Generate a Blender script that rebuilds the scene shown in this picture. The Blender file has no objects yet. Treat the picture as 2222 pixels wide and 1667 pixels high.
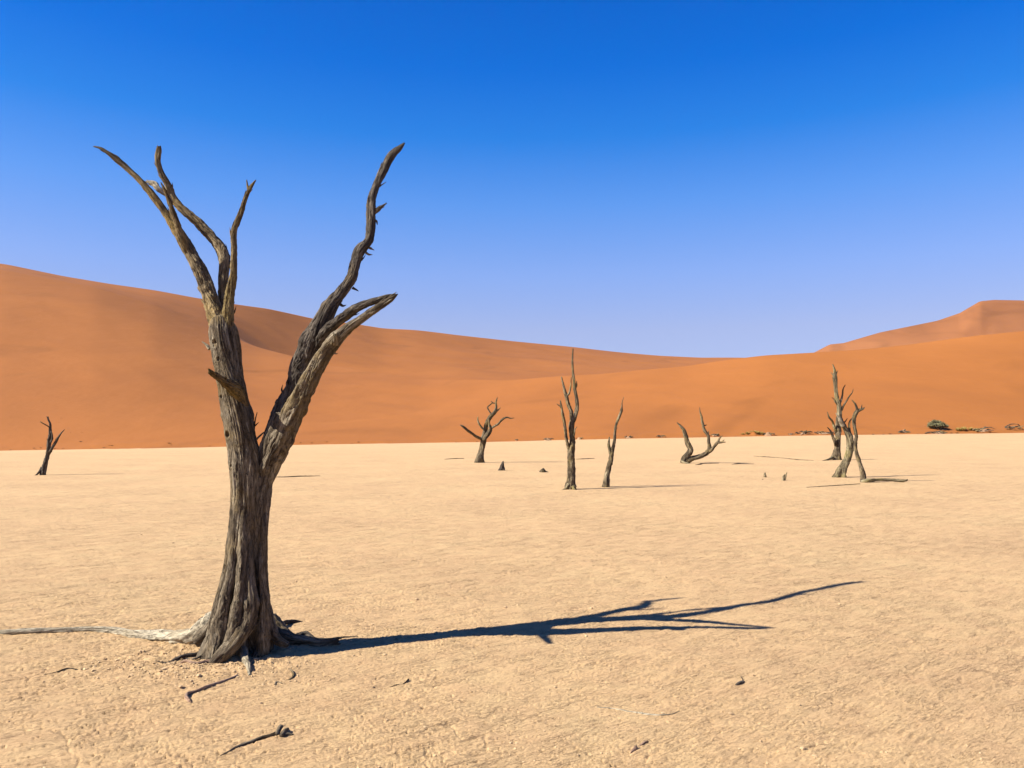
import bpy, math, random
import numpy as np
from mathutils import Vector
random.seed(7)
S = bpy.context.scene
COL = S.collection

# ------------------------------------------------------------------ camera
EYE = 1.6
F = 1605.0                       # focal length in photo pixels (2222 wide)
CX, CY, HORY = 1111.0, 833.5, 930.0
PITCH = math.atan((HORY - CY) / F)
cam_d = bpy.data.cameras.new('camera')
cam = bpy.data.objects.new('camera', cam_d); COL.objects.link(cam)
cam_d.sensor_width = 36.0; cam_d.lens = 36.0 * F / 2222.0
cam_d.clip_start = 0.05; cam_d.clip_end = 9000
cam.location = (0, 0, EYE); cam.rotation_euler = (math.pi / 2 + PITCH, 0, 0)
S.camera = cam
S.render.resolution_x = 1024; S.render.resolution_y = 768

# ------------------------------------------------------------------ light
SX, SY = 1.15, 0.40              # shadow offset per metre of height
ELEV = math.atan(1 / math.hypot(SX, SY))
SKY_ROT = math.atan2(-SX, -SY)
world = bpy.data.worlds.new('World'); S.world = world; world.use_nodes = True
wn = world.node_tree; wn.nodes.clear()
w_out = wn.nodes.new('ShaderNodeOutputWorld'); w_bg = wn.nodes.new('ShaderNodeBackground')
w_sky = wn.nodes.new('ShaderNodeTexSky'); w_sky.sky_type = 'NISHITA'
w_sky.sun_disc = False; w_sky.sun_elevation = ELEV; w_sky.sun_rotation = SKY_ROT
w_sky.altitude = 600; w_sky.air_density = 1.0; w_sky.dust_density = 0.35; w_sky.ozone_density = 1.5
w_bg.inputs['Strength'].default_value = 0.10
w_tc = wn.nodes.new('ShaderNodeTexCoord'); w_sep = wn.nodes.new('ShaderNodeSeparateXYZ')
w_rmp = wn.nodes.new('ShaderNodeValToRGB'); w_mul = wn.nodes.new('ShaderNodeMix')
w_mul.data_type = 'RGBA'; w_mul.blend_type = 'MULTIPLY'; w_mul.inputs['Factor'].default_value = 1.0
wn.links.new(w_tc.outputs['Generated'], w_sep.inputs[0]); wn.links.new(w_sep.outputs['Z'], w_rmp.inputs[0])
w_gam = wn.nodes.new('ShaderNodeGamma'); w_gam.inputs['Gamma'].default_value = 0.35
w_sc = wn.nodes.new('ShaderNodeVectorMath'); w_sc.operation = 'SCALE'; w_sc.inputs['Scale'].default_value = 2.5
wn.links.new(w_sky.outputs[0], w_gam.inputs['Color']); wn.links.new(w_gam.outputs[0], w_sc.inputs[0])
wn.links.new(w_sc.outputs[0], w_mul.inputs['A']); wn.links.new(w_rmp.outputs[0], w_mul.inputs['B'])
wn.links.new(w_mul.outputs['Result'], w_bg.inputs['Color']); wn.links.new(w_bg.outputs[0], w_out.inputs[0])
# air as clear as the photograph's: the blue deepens steadily from horizon to zenith
SKY_STOPS = [(0.0, (0.4279, 0.4719, 0.7181)), (0.1303, (0.4279, 0.4719, 0.7181)), (0.2031, (0.3201, 0.457, 0.8308)), (0.2904, (0.1595, 0.3896, 0.8682)), (0.3718, (0.0296, 0.2858, 0.83)), (0.4463, (0.0008, 0.2121, 0.7956)), (0.5091, (0.0, 0.1809, 0.7341)), (0.75, (0.012, 0.0798, 0.4039)), (1.0, (0.012, 0.0469, 0.229))]
els = w_rmp.color_ramp.elements
for i, (p, c) in enumerate(SKY_STOPS):
    e = els[i] if i < 2 else els.new(p)
    e.position = p; e.color = (*c, 1)
sun_d = bpy.data.lights.new('sun', 'SUN'); sun_d.energy = 5.0; sun_d.angle = math.radians(0.5)
sun_d.color = (1.0, 0.95, 0.87)
sun = bpy.data.objects.new('sun', sun_d); COL.objects.link(sun)
sun.rotation_euler = Vector((-SX, -SY, 1)).to_track_quat('Z', 'Y').to_euler()
vs = S.view_settings
vs.view_transform = 'Standard'; vs.look = 'None'; vs.gamma = 1; vs.exposure = 1.3
vs.use_curve_mapping = False

# ------------------------------------------------------------------ numpy noise
def _h(n):
    n = n.astype(np.uint32)
    n = (n ^ (n >> np.uint32(16))) * np.uint32(0x7feb352d)
    n = (n ^ (n >> np.uint32(15))) * np.uint32(0x846ca68b)
    return n ^ (n >> np.uint32(16))
def hsh(ix, iy, iz=0, seed=0):
    a = np.asarray(ix).astype(np.int64) * 73856093 ^ np.asarray(iy).astype(np.int64) * 19349663 \
        ^ np.asarray(iz).astype(np.int64) * 83492791 ^ int(seed) * 2654435
    return _h((a & 0xffffffff)).astype(np.float64) / 4294967295.0
def n2(x, y, seed=0):
    ix = np.floor(x); iy = np.floor(y); fx = x - ix; fy = y - iy
    fx = fx * fx * (3 - 2 * fx); fy = fy * fy * (3 - 2 * fy)
    a = hsh(ix, iy, 0, seed); b = hsh(ix + 1, iy, 0, seed)
    c = hsh(ix, iy + 1, 0, seed); d = hsh(ix + 1, iy + 1, 0, seed)
    return (a * (1 - fx) + b * fx) * (1 - fy) + (c * (1 - fx) + d * fx) * fy
def n3(x, y, z, seed=0):
    iz = np.floor(z); fz = z - iz; fz = fz * fz * (3 - 2 * fz)
    ix = np.floor(x); iy = np.floor(y); fx = x - ix; fy = y - iy
    fx = fx * fx * (3 - 2 * fx); fy = fy * fy * (3 - 2 * fy)
    def lay(k):
        a = hsh(ix, iy, k, seed); b = hsh(ix + 1, iy, k, seed)
        c = hsh(ix, iy + 1, k, seed); d = hsh(ix + 1, iy + 1, k, seed)
        return (a * (1 - fx) + b * fx) * (1 - fy) + (c * (1 - fx) + d * fx) * fy
    return lay(iz) * (1 - fz) + lay(iz + 1) * fz
def fbm2(x, y, o=4, seed=0, g=0.5):
    s = 0; a = 1; t = 0
    for i in range(o):
        s = s + a * n2(x * 2**i + 17.3 * i, y * 2**i - 9.1 * i, seed + i); t += a; a *= g
    return s / t
def worley(x, y, seed=0):
    ix = np.floor(x); iy = np.floor(y)
    f1 = np.full(x.shape, 9.0); f2 = f1.copy(); cid = np.zeros(x.shape)
    for dx in (-1, 0, 1):
        for dy in (-1, 0, 1):
            jx = ix + dx; jy = iy + dy
            px = jx + hsh(jx, jy, 1, seed); py = jy + hsh(jx, jy, 2, seed)
            d = np.hypot(px - x, py - y); c = hsh(jx, jy, 3, seed)
            m = d < f1
            f2 = np.where(m, f1, np.minimum(f2, d)); cid = np.where(m, c, cid); f1 = np.where(m, d, f1)
    return f1, f2, cid
def sstep(a, b, x):
    t = np.clip((x - a) / (b - a), 0, 1); return t * t * (3 - 2 * t)

# ------------------------------------------------------------------ photo pixel -> place
_f = np.array((0, math.cos(PITCH), math.sin(PITCH))); _u = np.array((0, -math.sin(PITCH), math.cos(PITCH)))
def ray(x, y): return _f + np.array(((x - CX) / F, 0, 0)) + _u * (-(y - CY) / F)
def P(x, y, depth):
    d = ray(x, y); return d * (depth / d[1]) + np.array((0, 0, EYE))
def G(x, y, z=0.0):
    d = ray(x, y); return d * ((z - EYE) / d[2]) + np.array((0, 0, EYE))
def Gd(y): return float(G(CX, y)[1])
def M(w, depth): return w * depth / F / math.cos(PITCH) ** 0

# ------------------------------------------------------------------ objects
def tag(o, label=None, cat=None, group=None, kind=None):
    if label: o['label'] = label
    if cat: o['category'] = cat
    if group: o['group'] = group
    if kind: o['kind'] = kind
    return o
def thing(name, loc, label, cat, group=None):
    o = bpy.data.objects.new(name, None); COL.objects.link(o); o.location = Vector([float(c) for c in loc])
    o.empty_display_size = 0.2
    return tag(o, label, cat, group)
def mesh_obj(name, V, Fc, mat, parent=None, attr=None, smooth=True):
    V = np.asarray(V, dtype=np.float64)
    if parent is not None: V = V - np.array(parent.location)
    me = bpy.data.meshes.new(name)
    Fc = [np.asarray(f, dtype=np.int32) for f in Fc if len(f)]
    nl = sum(f.size for f in Fc); nf = sum(len(f) for f in Fc)
    me.vertices.add(len(V)); me.vertices.foreach_set('co', V.astype(np.float32).ravel())
    me.loops.add(nl); me.polygons.add(nf)
    me.loops.foreach_set('vertex_index', np.concatenate([f.ravel() for f in Fc]))
    tot = np.concatenate([np.full(len(f), f.shape[1]) for f in Fc]); st = np.concatenate([[0], np.cumsum(tot)[:-1]])
    me.polygons.foreach_set('loop_start', st.astype(np.int32)); me.polygons.foreach_set('loop_total', tot.astype(np.int32))
    me.polygons.foreach_set('use_smooth', np.full(nf, smooth))
    if attr is not None:
        a = me.attributes.new('grain', 'FLOAT_VECTOR', 'POINT')
        a.data.foreach_set('vector', np.asarray(attr, dtype=np.float32).ravel())
    me.update(calc_edges=True)
    me.materials.append(mat)
    o = bpy.data.objects.new(name, me); COL.objects.link(o)
    if parent is not None: o.parent = parent
    return o
def grid_faces(nr, nc, wrap=False, base=0):
    r = np.arange(nr - 1)[:, None]; c = np.arange(nc if wrap else nc - 1)[None, :]
    c1 = (c + 1) % nc
    return base + np.stack([r * nc + c, r * nc + c1, (r + 1) * nc + c1, (r + 1) * nc + c], -1).reshape(-1, 4)

# ------------------------------------------------------------------ materials
def mat_new(name, rough=0.9):
    m = bpy.data.materials.new(name); m.use_nodes = True
    t = m.node_tree; b = t.nodes['Principled BSDF']
    b.inputs['Roughness'].default_value = rough
    b.inputs['Specular IOR Level'].default_value = 0.15
    return m, t, b
def N(t, typ, **kw):
    n = t.nodes.new(typ)
    for k, v in kw.items():
        if k in n.inputs: n.inputs[k].default_value = v
        else: setattr(n, k, v)
    return n
def ramp(t, src, stops):
    r = N(t, 'ShaderNodeValToRGB'); e = r.color_ramp.elements
    for i, (p, c) in enumerate(stops):
        q = e[i] if i < 2 else e.new(p)
        q.position = p; q.color = (*c, 1) if isinstance(c, tuple) else (c, c, c, 1)
    t.links.new(src, r.inputs[0]); return r.outputs[0]
def mix(t, fac, a, b, mode='MIX'):
    m = N(t, 'ShaderNodeMix', data_type='RGBA', blend_type=mode)
    for sock, v in ((m.inputs['Factor'], fac), (m.inputs['A'], a), (m.inputs['B'], b)):
        if isinstance(v, (int, float)): sock.default_value = v
        elif isinstance(v, tuple): sock.default_value = (*v, 1)
        else: t.links.new(v, sock)
    return m.outputs['Result']
def mathn(t, op, a, b=0.0):
    m = N(t, 'ShaderNodeMath', operation=op)
    for i, v in enumerate((a, b)):
        if isinstance(v, (int, float)): m.inputs[i].default_value = v
        else: t.links.new(v, m.inputs[i])
    return m.outputs[0]
def scaled(t, src, s, rot=0.0):
    if rot:
        mr = N(t, 'ShaderNodeMapping'); mr.inputs['Rotation'].default_value = (0, 0, rot)
        t.links.new(src, mr.inputs['Vector']); src = mr.outputs[0]
    mp = N(t, 'ShaderNodeMapping'); mp.inputs['Scale'].default_value = s
    t.links.new(src, mp.inputs['Vector']); return mp.outputs[0]
def noise(t, vec, scale, detail=4, rough=0.6, dist=0.0):
    n = N(t, 'ShaderNodeTexNoise', Scale=scale, Detail=detail, Roughness=rough, Distortion=dist)
    t.links.new(vec, n.inputs['Vector']); return n.outputs['Fac']

def bark_mat(name, dark, mid, light, lichen, lichen_amt, bump=0.012, sc=1.0):
    m, t, b = mat_new(name, 0.92)
    at = N(t, 'ShaderNodeAttribute', attribute_name='grain').outputs['Vector']
    fine = noise(t, at, 110 * sc, 6, 0.7, 0.3)
    med = noise(t, at, 28 * sc, 5, 0.65, 0.5)
    obj = N(t, 'ShaderNodeTexCoord').outputs['Object']
    patch = noise(t, obj, 3.1, 4, 0.6)
    spot = noise(t, obj, 60, 3, 0.7)
    c = ramp(t, med, [(0.32, dark), (0.5, mid), (0.68, light)])
    f2 = ramp(t, fine, [(0.34, 0.34), (0.52, 1.0), (0.70, 1.6)])
    c = mix(t, 0.9, c, f2, 'MULTIPLY')
    cr = noise(t, at, 44 * sc, 3, 0.55, 0.8)
    cr = mathn(t, 'ABSOLUTE', mathn(t, 'SUBTRACT', cr, 0.5))
    crk = ramp(t, cr, [(0.004, 0.22), (0.022, 1.0)])
    c = mix(t, 0.85, c, crk, 'MULTIPLY')
    lf = mathn(t, 'MULTIPLY', ramp(t, patch, [(0.5, 0.0), (0.66, 1.0)]), lichen_amt)
    lf = mathn(t, 'MULTIPLY', lf, ramp(t, spot, [(0.35, 0.3), (0.6, 1.0)]))
    c = mix(t, lf, c, lichen)
    t.links.new(c, b.inputs['Base Color'])
    hh = mathn(t, 'ADD', mathn(t, 'MULTIPLY', med, 1.0), mathn(t, 'MULTIPLY', fine, 0.6))
    hh = mathn(t, 'ADD', hh, mathn(t, 'MULTIPLY', crk, 0.35))
    bp = N(t, 'ShaderNodeBump', Strength=1.0, Distance=bump)
    t.links.new(hh, bp.inputs['Height']); t.links.new(bp.outputs[0], b.inputs['Normal'])
    return m
M_bark = bark_mat('weathered_wood', (0.036, 0.025, 0.015), (0.118, 0.090, 0.057), (0.245, 0.203, 0.140), (0.22, 0.15, 0.055), 0.5)
M_gold = bark_mat('sunlit_golden_wood', (0.045, 0.030, 0.015), (0.150, 0.110, 0.060), (0.29, 0.225, 0.13), (0.30, 0.20, 0.06), 0.8)  # warmer, lighter wood copy: sunlight on the left limbs put into the colour
M_dark = bark_mat('charred_wood', (0.02, 0.015, 0.011), (0.068, 0.054, 0.040), (0.155, 0.128, 0.098), (0.17, 0.115, 0.05), 0.35)
M_ochre = bark_mat('ochre_wood', (0.040, 0.026, 0.012), (0.125, 0.086, 0.040), (0.238, 0.172, 0.079), (0.224, 0.165, 0.053), 0.7)
M_pale = bark_mat('bleached_wood', (0.15, 0.12, 0.08), (0.30, 0.255, 0.175), (0.39, 0.34, 0.245), (0.30, 0.23, 0.13), 0.5, 0.006)
M_far = bark_mat('far_wood', (0.025, 0.018, 0.011), (0.105, 0.078, 0.046), (0.27, 0.215, 0.13), (0.25, 0.18, 0.065), 0.7, 0.03, 0.42)
M_farpale = bark_mat('far_pale_wood', (0.045, 0.032, 0.018), (0.150, 0.118, 0.066), (0.29, 0.24, 0.145), (0.27, 0.22, 0.075), 0.8, 0.03, 0.42)
M_red = bark_mat('reddish_root_wood', (0.09, 0.052, 0.033), (0.26, 0.165, 0.108), (0.36, 0.26, 0.185), (0.32, 0.23, 0.14), 0.5, 0.004)

def pan_mat():
    m, t, b = mat_new('clay_pan', 0.95)
    geo = N(t, 'ShaderNodeTexCoord').outputs['Object']
    big = noise(t, geo, 0.35, 4, 0.6)
    midn = noise(t, geo, 4.0, 5, 0.65)
    a = math.radians(-35.5)
    st = noise(t, scaled(t, geo, (6, 34, 6), a), 1.0, 6, 0.72)
    fine = noise(t, geo, 150, 4, 0.75)
    c = ramp(t, big, [(0.3, (0.447, 0.295, 0.149)), (0.55, (0.477, 0.322, 0.160)), (0.75, (0.472, 0.333, 0.167))])
    c = mix(t, ramp(t, midn, [(0.38, 0.0), (0.72, 0.45)]), c, (0.419, 0.251, 0.128))
    c = mix(t, 0.45, c, ramp(t, st, [(0.28, 0.5), (0.46, 1.0), (0.8, 1.07)]), 'MULTIPLY')
    c = mix(t, 0.6, c, ramp(t, fine, [(0.22, 0.6), (0.42, 1.0), (0.8, 1.1)]), 'MULTIPLY')
    # splits in the crust, the shade inside them painted as dark lines
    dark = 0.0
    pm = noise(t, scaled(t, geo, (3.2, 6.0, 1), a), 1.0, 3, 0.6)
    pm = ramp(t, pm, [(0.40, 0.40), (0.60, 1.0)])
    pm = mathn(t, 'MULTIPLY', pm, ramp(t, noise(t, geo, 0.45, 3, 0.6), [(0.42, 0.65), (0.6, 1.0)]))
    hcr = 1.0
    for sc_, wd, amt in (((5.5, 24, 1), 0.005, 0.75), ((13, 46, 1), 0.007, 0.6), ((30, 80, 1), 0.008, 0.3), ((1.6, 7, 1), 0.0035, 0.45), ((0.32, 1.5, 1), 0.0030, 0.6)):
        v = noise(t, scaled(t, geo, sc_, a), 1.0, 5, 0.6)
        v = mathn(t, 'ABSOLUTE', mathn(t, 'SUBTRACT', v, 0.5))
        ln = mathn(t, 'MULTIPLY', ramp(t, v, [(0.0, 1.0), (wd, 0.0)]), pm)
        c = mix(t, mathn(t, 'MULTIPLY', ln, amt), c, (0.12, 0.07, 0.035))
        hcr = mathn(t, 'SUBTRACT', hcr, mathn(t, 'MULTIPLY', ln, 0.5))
    # dark flecks painting the shade of small pits, in rows along the grain
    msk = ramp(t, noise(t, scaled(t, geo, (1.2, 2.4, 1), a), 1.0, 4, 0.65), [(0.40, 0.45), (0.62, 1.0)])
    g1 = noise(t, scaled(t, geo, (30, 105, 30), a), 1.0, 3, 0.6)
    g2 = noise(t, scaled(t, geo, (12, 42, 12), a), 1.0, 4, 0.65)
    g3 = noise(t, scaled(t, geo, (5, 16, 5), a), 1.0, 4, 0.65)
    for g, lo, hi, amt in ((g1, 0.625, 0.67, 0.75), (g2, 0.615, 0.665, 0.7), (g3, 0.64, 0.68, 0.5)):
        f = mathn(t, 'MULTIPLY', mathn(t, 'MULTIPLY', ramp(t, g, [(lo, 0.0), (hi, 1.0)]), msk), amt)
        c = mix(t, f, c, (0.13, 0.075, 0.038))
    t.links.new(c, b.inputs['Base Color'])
    h = mathn(t, 'ADD', mathn(t, 'MULTIPLY', st, 0.4), mathn(t, 'MULTIPLY', fine, 0.45))
    h = mathn(t, 'ADD', h, hcr)
    bp = N(t, 'ShaderNodeBump', Strength=0.9, Distance=0.010)
    t.links.new(h, bp.inputs['Height']); t.links.new(bp.outputs[0], b.inputs['Normal'])
    return m
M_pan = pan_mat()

def dune_mat(name, a, bcol, sc):
    m, t, b = mat_new(name, 0.95)
    geo = N(t, 'ShaderNodeTexCoord').outputs['Object']
    big = noise(t, scaled(t, geo, (1, 1, 2.5)), 0.012 * sc, 4, 0.55, 0.6)
    mid = noise(t, scaled(t, geo, (1, .6, 3)), 0.08 * sc, 5, 0.6)
    c = mix(t, ramp(t, big, [(0.38, 0.0), (0.62, 1.0)]), a, bcol)
    c = mix(t, 0.5, c, ramp(t, mid, [(0.3, 0.88), (0.7, 1.06)]), 'MULTIPLY')
    pat = noise(t, scaled(t, geo, (1, .5, 2.2), 0.5), 0.032 * sc, 3, 0.5, 1.2)
    c = mix(t, 1.0, c, ramp(t, pat, [(0.30, 0.84), (0.42, 1.0), (0.62, 1.0), (0.72, 1.05)]), 'MULTIPLY')
    fine = noise(t, geo, 6.0, 6, 0.8)
    c = mix(t, 0.5, c, ramp(t, fine, [(0.3, 0.9), (0.7, 1.06)]), 'MULTIPLY')
    t.links.new(c, b.inputs['Base Color'])
    bp = N(t, 'ShaderNodeBump', Strength=0.5, Distance=0.6 / sc)
    t.links.new(mathn(t, 'ADD', mid, mathn(t, 'MULTIPLY', fine, 0.05)), bp.inputs['Height'])
    t.links.new(bp.outputs[0], b.inputs['Normal'])
    return m
M_dune = dune_mat('orange_sand', (0.244, 0.087, 0.0205), (0.270, 0.097, 0.022), 1.0)
M_dune_far = dune_mat('far_orange_sand', (0.20, 0.075, 0.025), (0.235, 0.092, 0.031), 0.4)
def plain(name, c1, c2, sc, rough=0.9):
    m, t, b = mat_new(name, rough)
    n = noise(t, N(t, 'ShaderNodeTexCoord').outputs['Object'], sc, 4, 0.6)
    t.links.new(ramp(t, n, [(0.35, c1), (0.65, c2)]), b.inputs['Base Color']); return m
M_leaf = plain('acacia_leaf', (0.11, 0.105, 0.052), (0.17, 0.155, 0.078), 1.5)
M_grass = plain('dry_grass', (0.26, 0.18, 0.045), (0.38, 0.29, 0.09), 1.2)
M_stone = plain('dark_stone', (0.06, 0.042, 0.028), (0.14, 0.10, 0.068), 12)
M_clod = plain('clay_clod', (0.40, 0.27, 0.145), (0.48, 0.34, 0.19), 25)
M_mound = plain('pale_sand', (0.22, 0.12, 0.06), (0.32, 0.20, 0.115), 0.9)

# ------------------------------------------------------------------ ground
TREE_Y = Gd(1420)
TX = float(G(520, 1420)[0])
def prof(tbl):
    a = np.array(tbl, float); return lambda x: np.interp(x, a[:, 0], a[:, 1])
edge = prof([(-1500, 990), (0, 978), (430, 971), (633, 966), (1004, 960), (1111, 958), (1312, 953), (1463, 950.3), (1613, 947.6), (1864, 943.6), (2222, 939.6), (3700, 936)])
edge_d = prof([(-1500, 118), (0, 104), (1111, 100), (2222, 97), (3700, 96)])
def edge_z(x): return EYE - (edge(x) - HORY) / F * edge_d(x)
def pan_height(X, Y):
    px_ = X / np.maximum(Y, .5) * F + CX                 # the pan dips a little to the left and rises to the right
    tilt = edge_z(px_) * sstep(42, 100, Y)
    return tilt + pan_relief(X, Y)
def pan_relief(X, Y):
    r = np.hypot(X, Y)
    fade = 1 - sstep(10, 30, r)
    ca, sa = math.cos(0.62), math.sin(0.62)          # grain of the crust runs obliquely
    U = X * ca + Y * sa; W = -X * sa + Y * ca
    h = 0.02 * (fbm2(X * 0.9, Y * 0.9, 3, 3) - .5)
    rough = 0.8 + 0.5 * (1 - sstep(-2.5, 1.5, X)) * (1 - sstep(5, 9, Y))
    wx = 0.05 * (fbm2(X * 9, Y * 9, 2, 11) - .5); wy = 0.05 * (fbm2(X * 9, Y * 9, 2, 12) - .5)
    msk = sstep(0.40, 0.62, fbm2(X * 1.9, Y * 1.9, 4, 31))
    a = fbm2((U + wx * .5) * 6, (W + wy * .5) * 40, 5, 21, 0.62)
    q = a * 17; fr = q - np.floor(q)
    terr = (np.floor(q) + sstep(0.0, 0.16, fr)) / 17          # thin flakes of crust lying over each other
    h = h + fade * rough * (0.020 * (terr - .5) * (.2 + .8 * msk) + 0.006 * (a - .5))
    def lines(u, w, sd, wd):                       # thin wandering splits, broken up by a patch mask
        v = fbm2(u, w, 4, sd, .58); return np.clip(1 - np.abs(v - .5) / wd, 0, 1)
    br = sstep(.42, .56, fbm2(U * 5, W * 9, 3, 88))
    h = h - fade * rough * 0.009 * lines((U + wx * .4) * 5.5, (W + wy * .4) * 24, 141, .018) * br * (.3 + .7 * msk)
    h = h - fade * rough * 0.006 * lines((X + wx * .5) * 17, (Y + wy * .5) * 17, 151, .03) * (1 - br) * msk
    pit = n2(U * 55, W * 120, 71) * .6 + .4 * n2(U * 110, W * 190, 72)
    h = h - fade * rough * 0.008 * sstep(.76, .84, pit)
    h = h + fade * 0.0028 * rough * (fbm2(U * 70, W * 150, 2, 77) - .5)
    # a few long wandering cracks
    f1, f2, _ = worley(X * 0.55 + 0.5 * fbm2(X * 1.5, Y * 1.5, 4, 91), Y * 0.9 + 0.5 * fbm2(X * 1.5, Y * 1.5, 4, 92), 55)
    h = h - fade * 0.006 * (1 - sstep(0, .010, f2 - f1)) * sstep(.42, .55, fbm2(X * .8, Y * .8, 2, 95))
    d = np.hypot(X - TX + .15, (Y - TREE_Y + .05) * 1.2)
    near = 1 - sstep(0.25, 0.95, d)
    h = h + near * (0.018 + 0.045 * (fbm2(X * 16, Y * 16, 4, 61, .65) - .45))
    return h
def hz(x, y): return float(pan_height(np.array([x]), np.array([y]))[0])
th = np.radians(np.concatenate([np.linspace(-180, -44, 90)[:-1], np.linspace(-44, 44, 1030), np.linspace(44, 180, 90)[1:]]))
rr = [.02, .3, .6, .9, 1.2, 1.4, 1.6, 1.75, 1.9]
while rr[-1] < 165:
    r = rr[-1]; rr.append(r * (1 + (0.0031 if r < 13 else min(0.03, 0.0031 + 0.0012 * (r - 13)))))
rr = np.array(rr)
R_, T_ = np.meshgrid(rr, th, indexing='ij')
GX = R_ * np.sin(T_); GY = R_ * np.cos(T_)
GZ = pan_height(GX, GY)
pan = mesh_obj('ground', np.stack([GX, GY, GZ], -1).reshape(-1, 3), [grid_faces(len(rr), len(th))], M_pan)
tag(pan, kind='structure')
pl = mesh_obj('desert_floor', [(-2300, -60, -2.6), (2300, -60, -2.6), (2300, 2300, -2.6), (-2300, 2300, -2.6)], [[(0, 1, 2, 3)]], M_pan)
tag(pl, kind='structure')

# ------------------------------------------------------------------ dunes
c1p = prof([(-1500, 420), (0, 584), (200, 622), (330, 660), (450, 710), (517, 738), (557, 753), (628, 771), (713, 793), (803, 807), (929, 824), (1004, 824), (1111, 825), (1211, 816), (1312, 811), (1387, 803), (1488, 795), (1563, 783), (1663, 771), (1769, 765), (1864, 759), (1965, 749), (2115, 729), (2222, 718), (2600, 690), (3700, 640)])
c2p = prof([(-1500, 400), (0, 570), (125, 596), (226, 613), (331, 628), (422, 645), (507, 659), (578, 669), (688, 693), (768, 702), (829, 712), (904, 716), (1111, 740), (1236, 752), (1337, 763), (1437, 772), (1523, 776), (1613, 776), (1700, 779), (1900, 790), (3700, 800)])
d1p = prof([(-1500, 200), (0, 262), (450, 264), (700, 232), (1111, 168), (1600, 150), (2222, 142), (3700, 138)])
d2p = prof([(-1500, 270), (0, 318), (450, 350), (1111, 590), (1600, 700), (2222, 720), (3700, 720)])
xs = np.linspace(-1300, 3500, 620)
def smooth(v, k):
    w = np.hanning(2 * k + 1); w /= w.sum()
    return np.convolve(np.pad(v, k, 'edge'), w, 'valid')
De = edge_d(xs); Ze = EYE - (smooth(edge(xs), 3) - HORY) / F * De
a1 = (HORY - smooth(c1p(xs), 5)) / F; a2 = (HORY - smooth(c2p(xs), 4)) / F
D1 = smooth(d1p(xs), 20)
D2 = smooth(d2p(xs), 20)
H1 = EYE + a1 * D1; H2 = EYE + a2 * D2
wv = sstep(430, 700, xs)
Dv = D1 * .75 + D2 * .25
Hv = (H1 * .75 + H2 * .25) * (1 - .35 * wv)
cols_x, cols_y, cols_z = [], [], []
nA, nB, nC, nD = 110, 14, 90, 24
for i, x in enumerate(xs):
    t = (x - CX) / F
    s = np.linspace(0, 1, nA) ** 1.5
    d = De[i] - 5 + (D1[i] - De[i] + 5) * s
    q = np.clip((d - De[i]) / (D1[i] - De[i]), 0, 1)
    h = np.where(d < De[i], Ze[i] - (De[i] - d) * 0.12, Ze[i] + (H1[i] - Ze[i]) * (0.78 * q + 0.36 * q ** 2 - 0.14 * q ** 3))
    s2 = np.linspace(0, 1, nB + 1)[1:]
    d_ = D1[i] + (Dv[i] - D1[i]) * s2; h_ = H1[i] + (Hv[i] - H1[i]) * (s2 ** 1.4 if wv[i] > .5 else s2)
    s3 = np.linspace(0, 1, nC + 1)[1:]
    d3 = Dv[i] + (D2[i] - Dv[i]) * s3; h3 = Hv[i] + (H2[i] - Hv[i]) * (0.8 * s3 + .2 * s3 ** 2)
    s4 = np.linspace(0, 1, nD + 1)[1:]
    d4 = D2[i] + 260 * s4; h4 = H2[i] * (1 - 1.02 * s4 ** 1.3)
    dd = np.concatenate([d, d_, d3, d4]); hh = np.concatenate([h, h_, h3, h4])
    cols_x.append(dd * t); cols_y.append(dd); cols_z.append(hh)
DX = np.array(cols_x).T; DY = np.array(cols_y).T; DZ = np.array(cols_z).T
rows = np.arange(DX.shape[0])[:, None]
win = np.sin(np.clip(rows / nA, 0, 1) * math.pi) ** 0.7 + np.where(rows > nA + nB, np.sin(np.clip((rows - nA - nB) / nC, 0, 1) * math.pi) ** .7, 0)
win = win * sstep(0, 8, rows - 3)
und = (fbm2(DX * .011 + DY * .006, DY * .02, 3, 201) - .5) * 2.4 * (DY / 260) + (fbm2((DX + DY) * .05, DY * .03, 3, 205) - .5) * 0.7
DZ = DZ + win * und
foot_w = np.exp(-((DY - De[None, :]) / 4.5) ** 2)
DZ = DZ + foot_w * (0.75 * (fbm2(DX * .16, DY * .5, 4, 231, .6) - .5))
dune = mesh_obj('sand_dune', np.stack([DX, DY, DZ], -1).reshape(-1, 3), [grid_faces(*DX.shape)], M_dune)
tag(dune, 'long orange dune rising behind the pan', kind='structure')
# far dune at the right
fp = prof([(1500, 800), (1700, 790), (1769, 765), (1804, 747), (1834, 744), (1915, 720.5), (2040, 695), (2090, 678), (2135, 652), (2166, 649), (2222, 650), (2500, 668), (3300, 740)])
xs2 = np.linspace(1500, 3300, 260)
aF = (HORY - smooth(fp(xs2), 1)) / F
Df = 1500 + 0 * xs2
vx, vy, vz = [], [], []
ridge_x = 2141.0
for i, x in enumerate(xs2):
    t = (x - CX) / F; s = np.linspace(0, 1, 60)
    d = 700 + 300 * s; H = EYE + aF[i] * 1000
    h = H * (0.55 * s + 0.45 * s ** 2)
    s4 = np.linspace(0, 1, 20)[1:]
    d = np.concatenate([d, 1000 + 250 * s4]); h = np.concatenate([h, H * (1 - s4 ** 1.2)])
    vx.append(d * t); vy.append(d); vz.append(h)
FX = np.array(vx).T; FY = np.array(vy).T; FZ = np.array(vz).T
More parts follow.
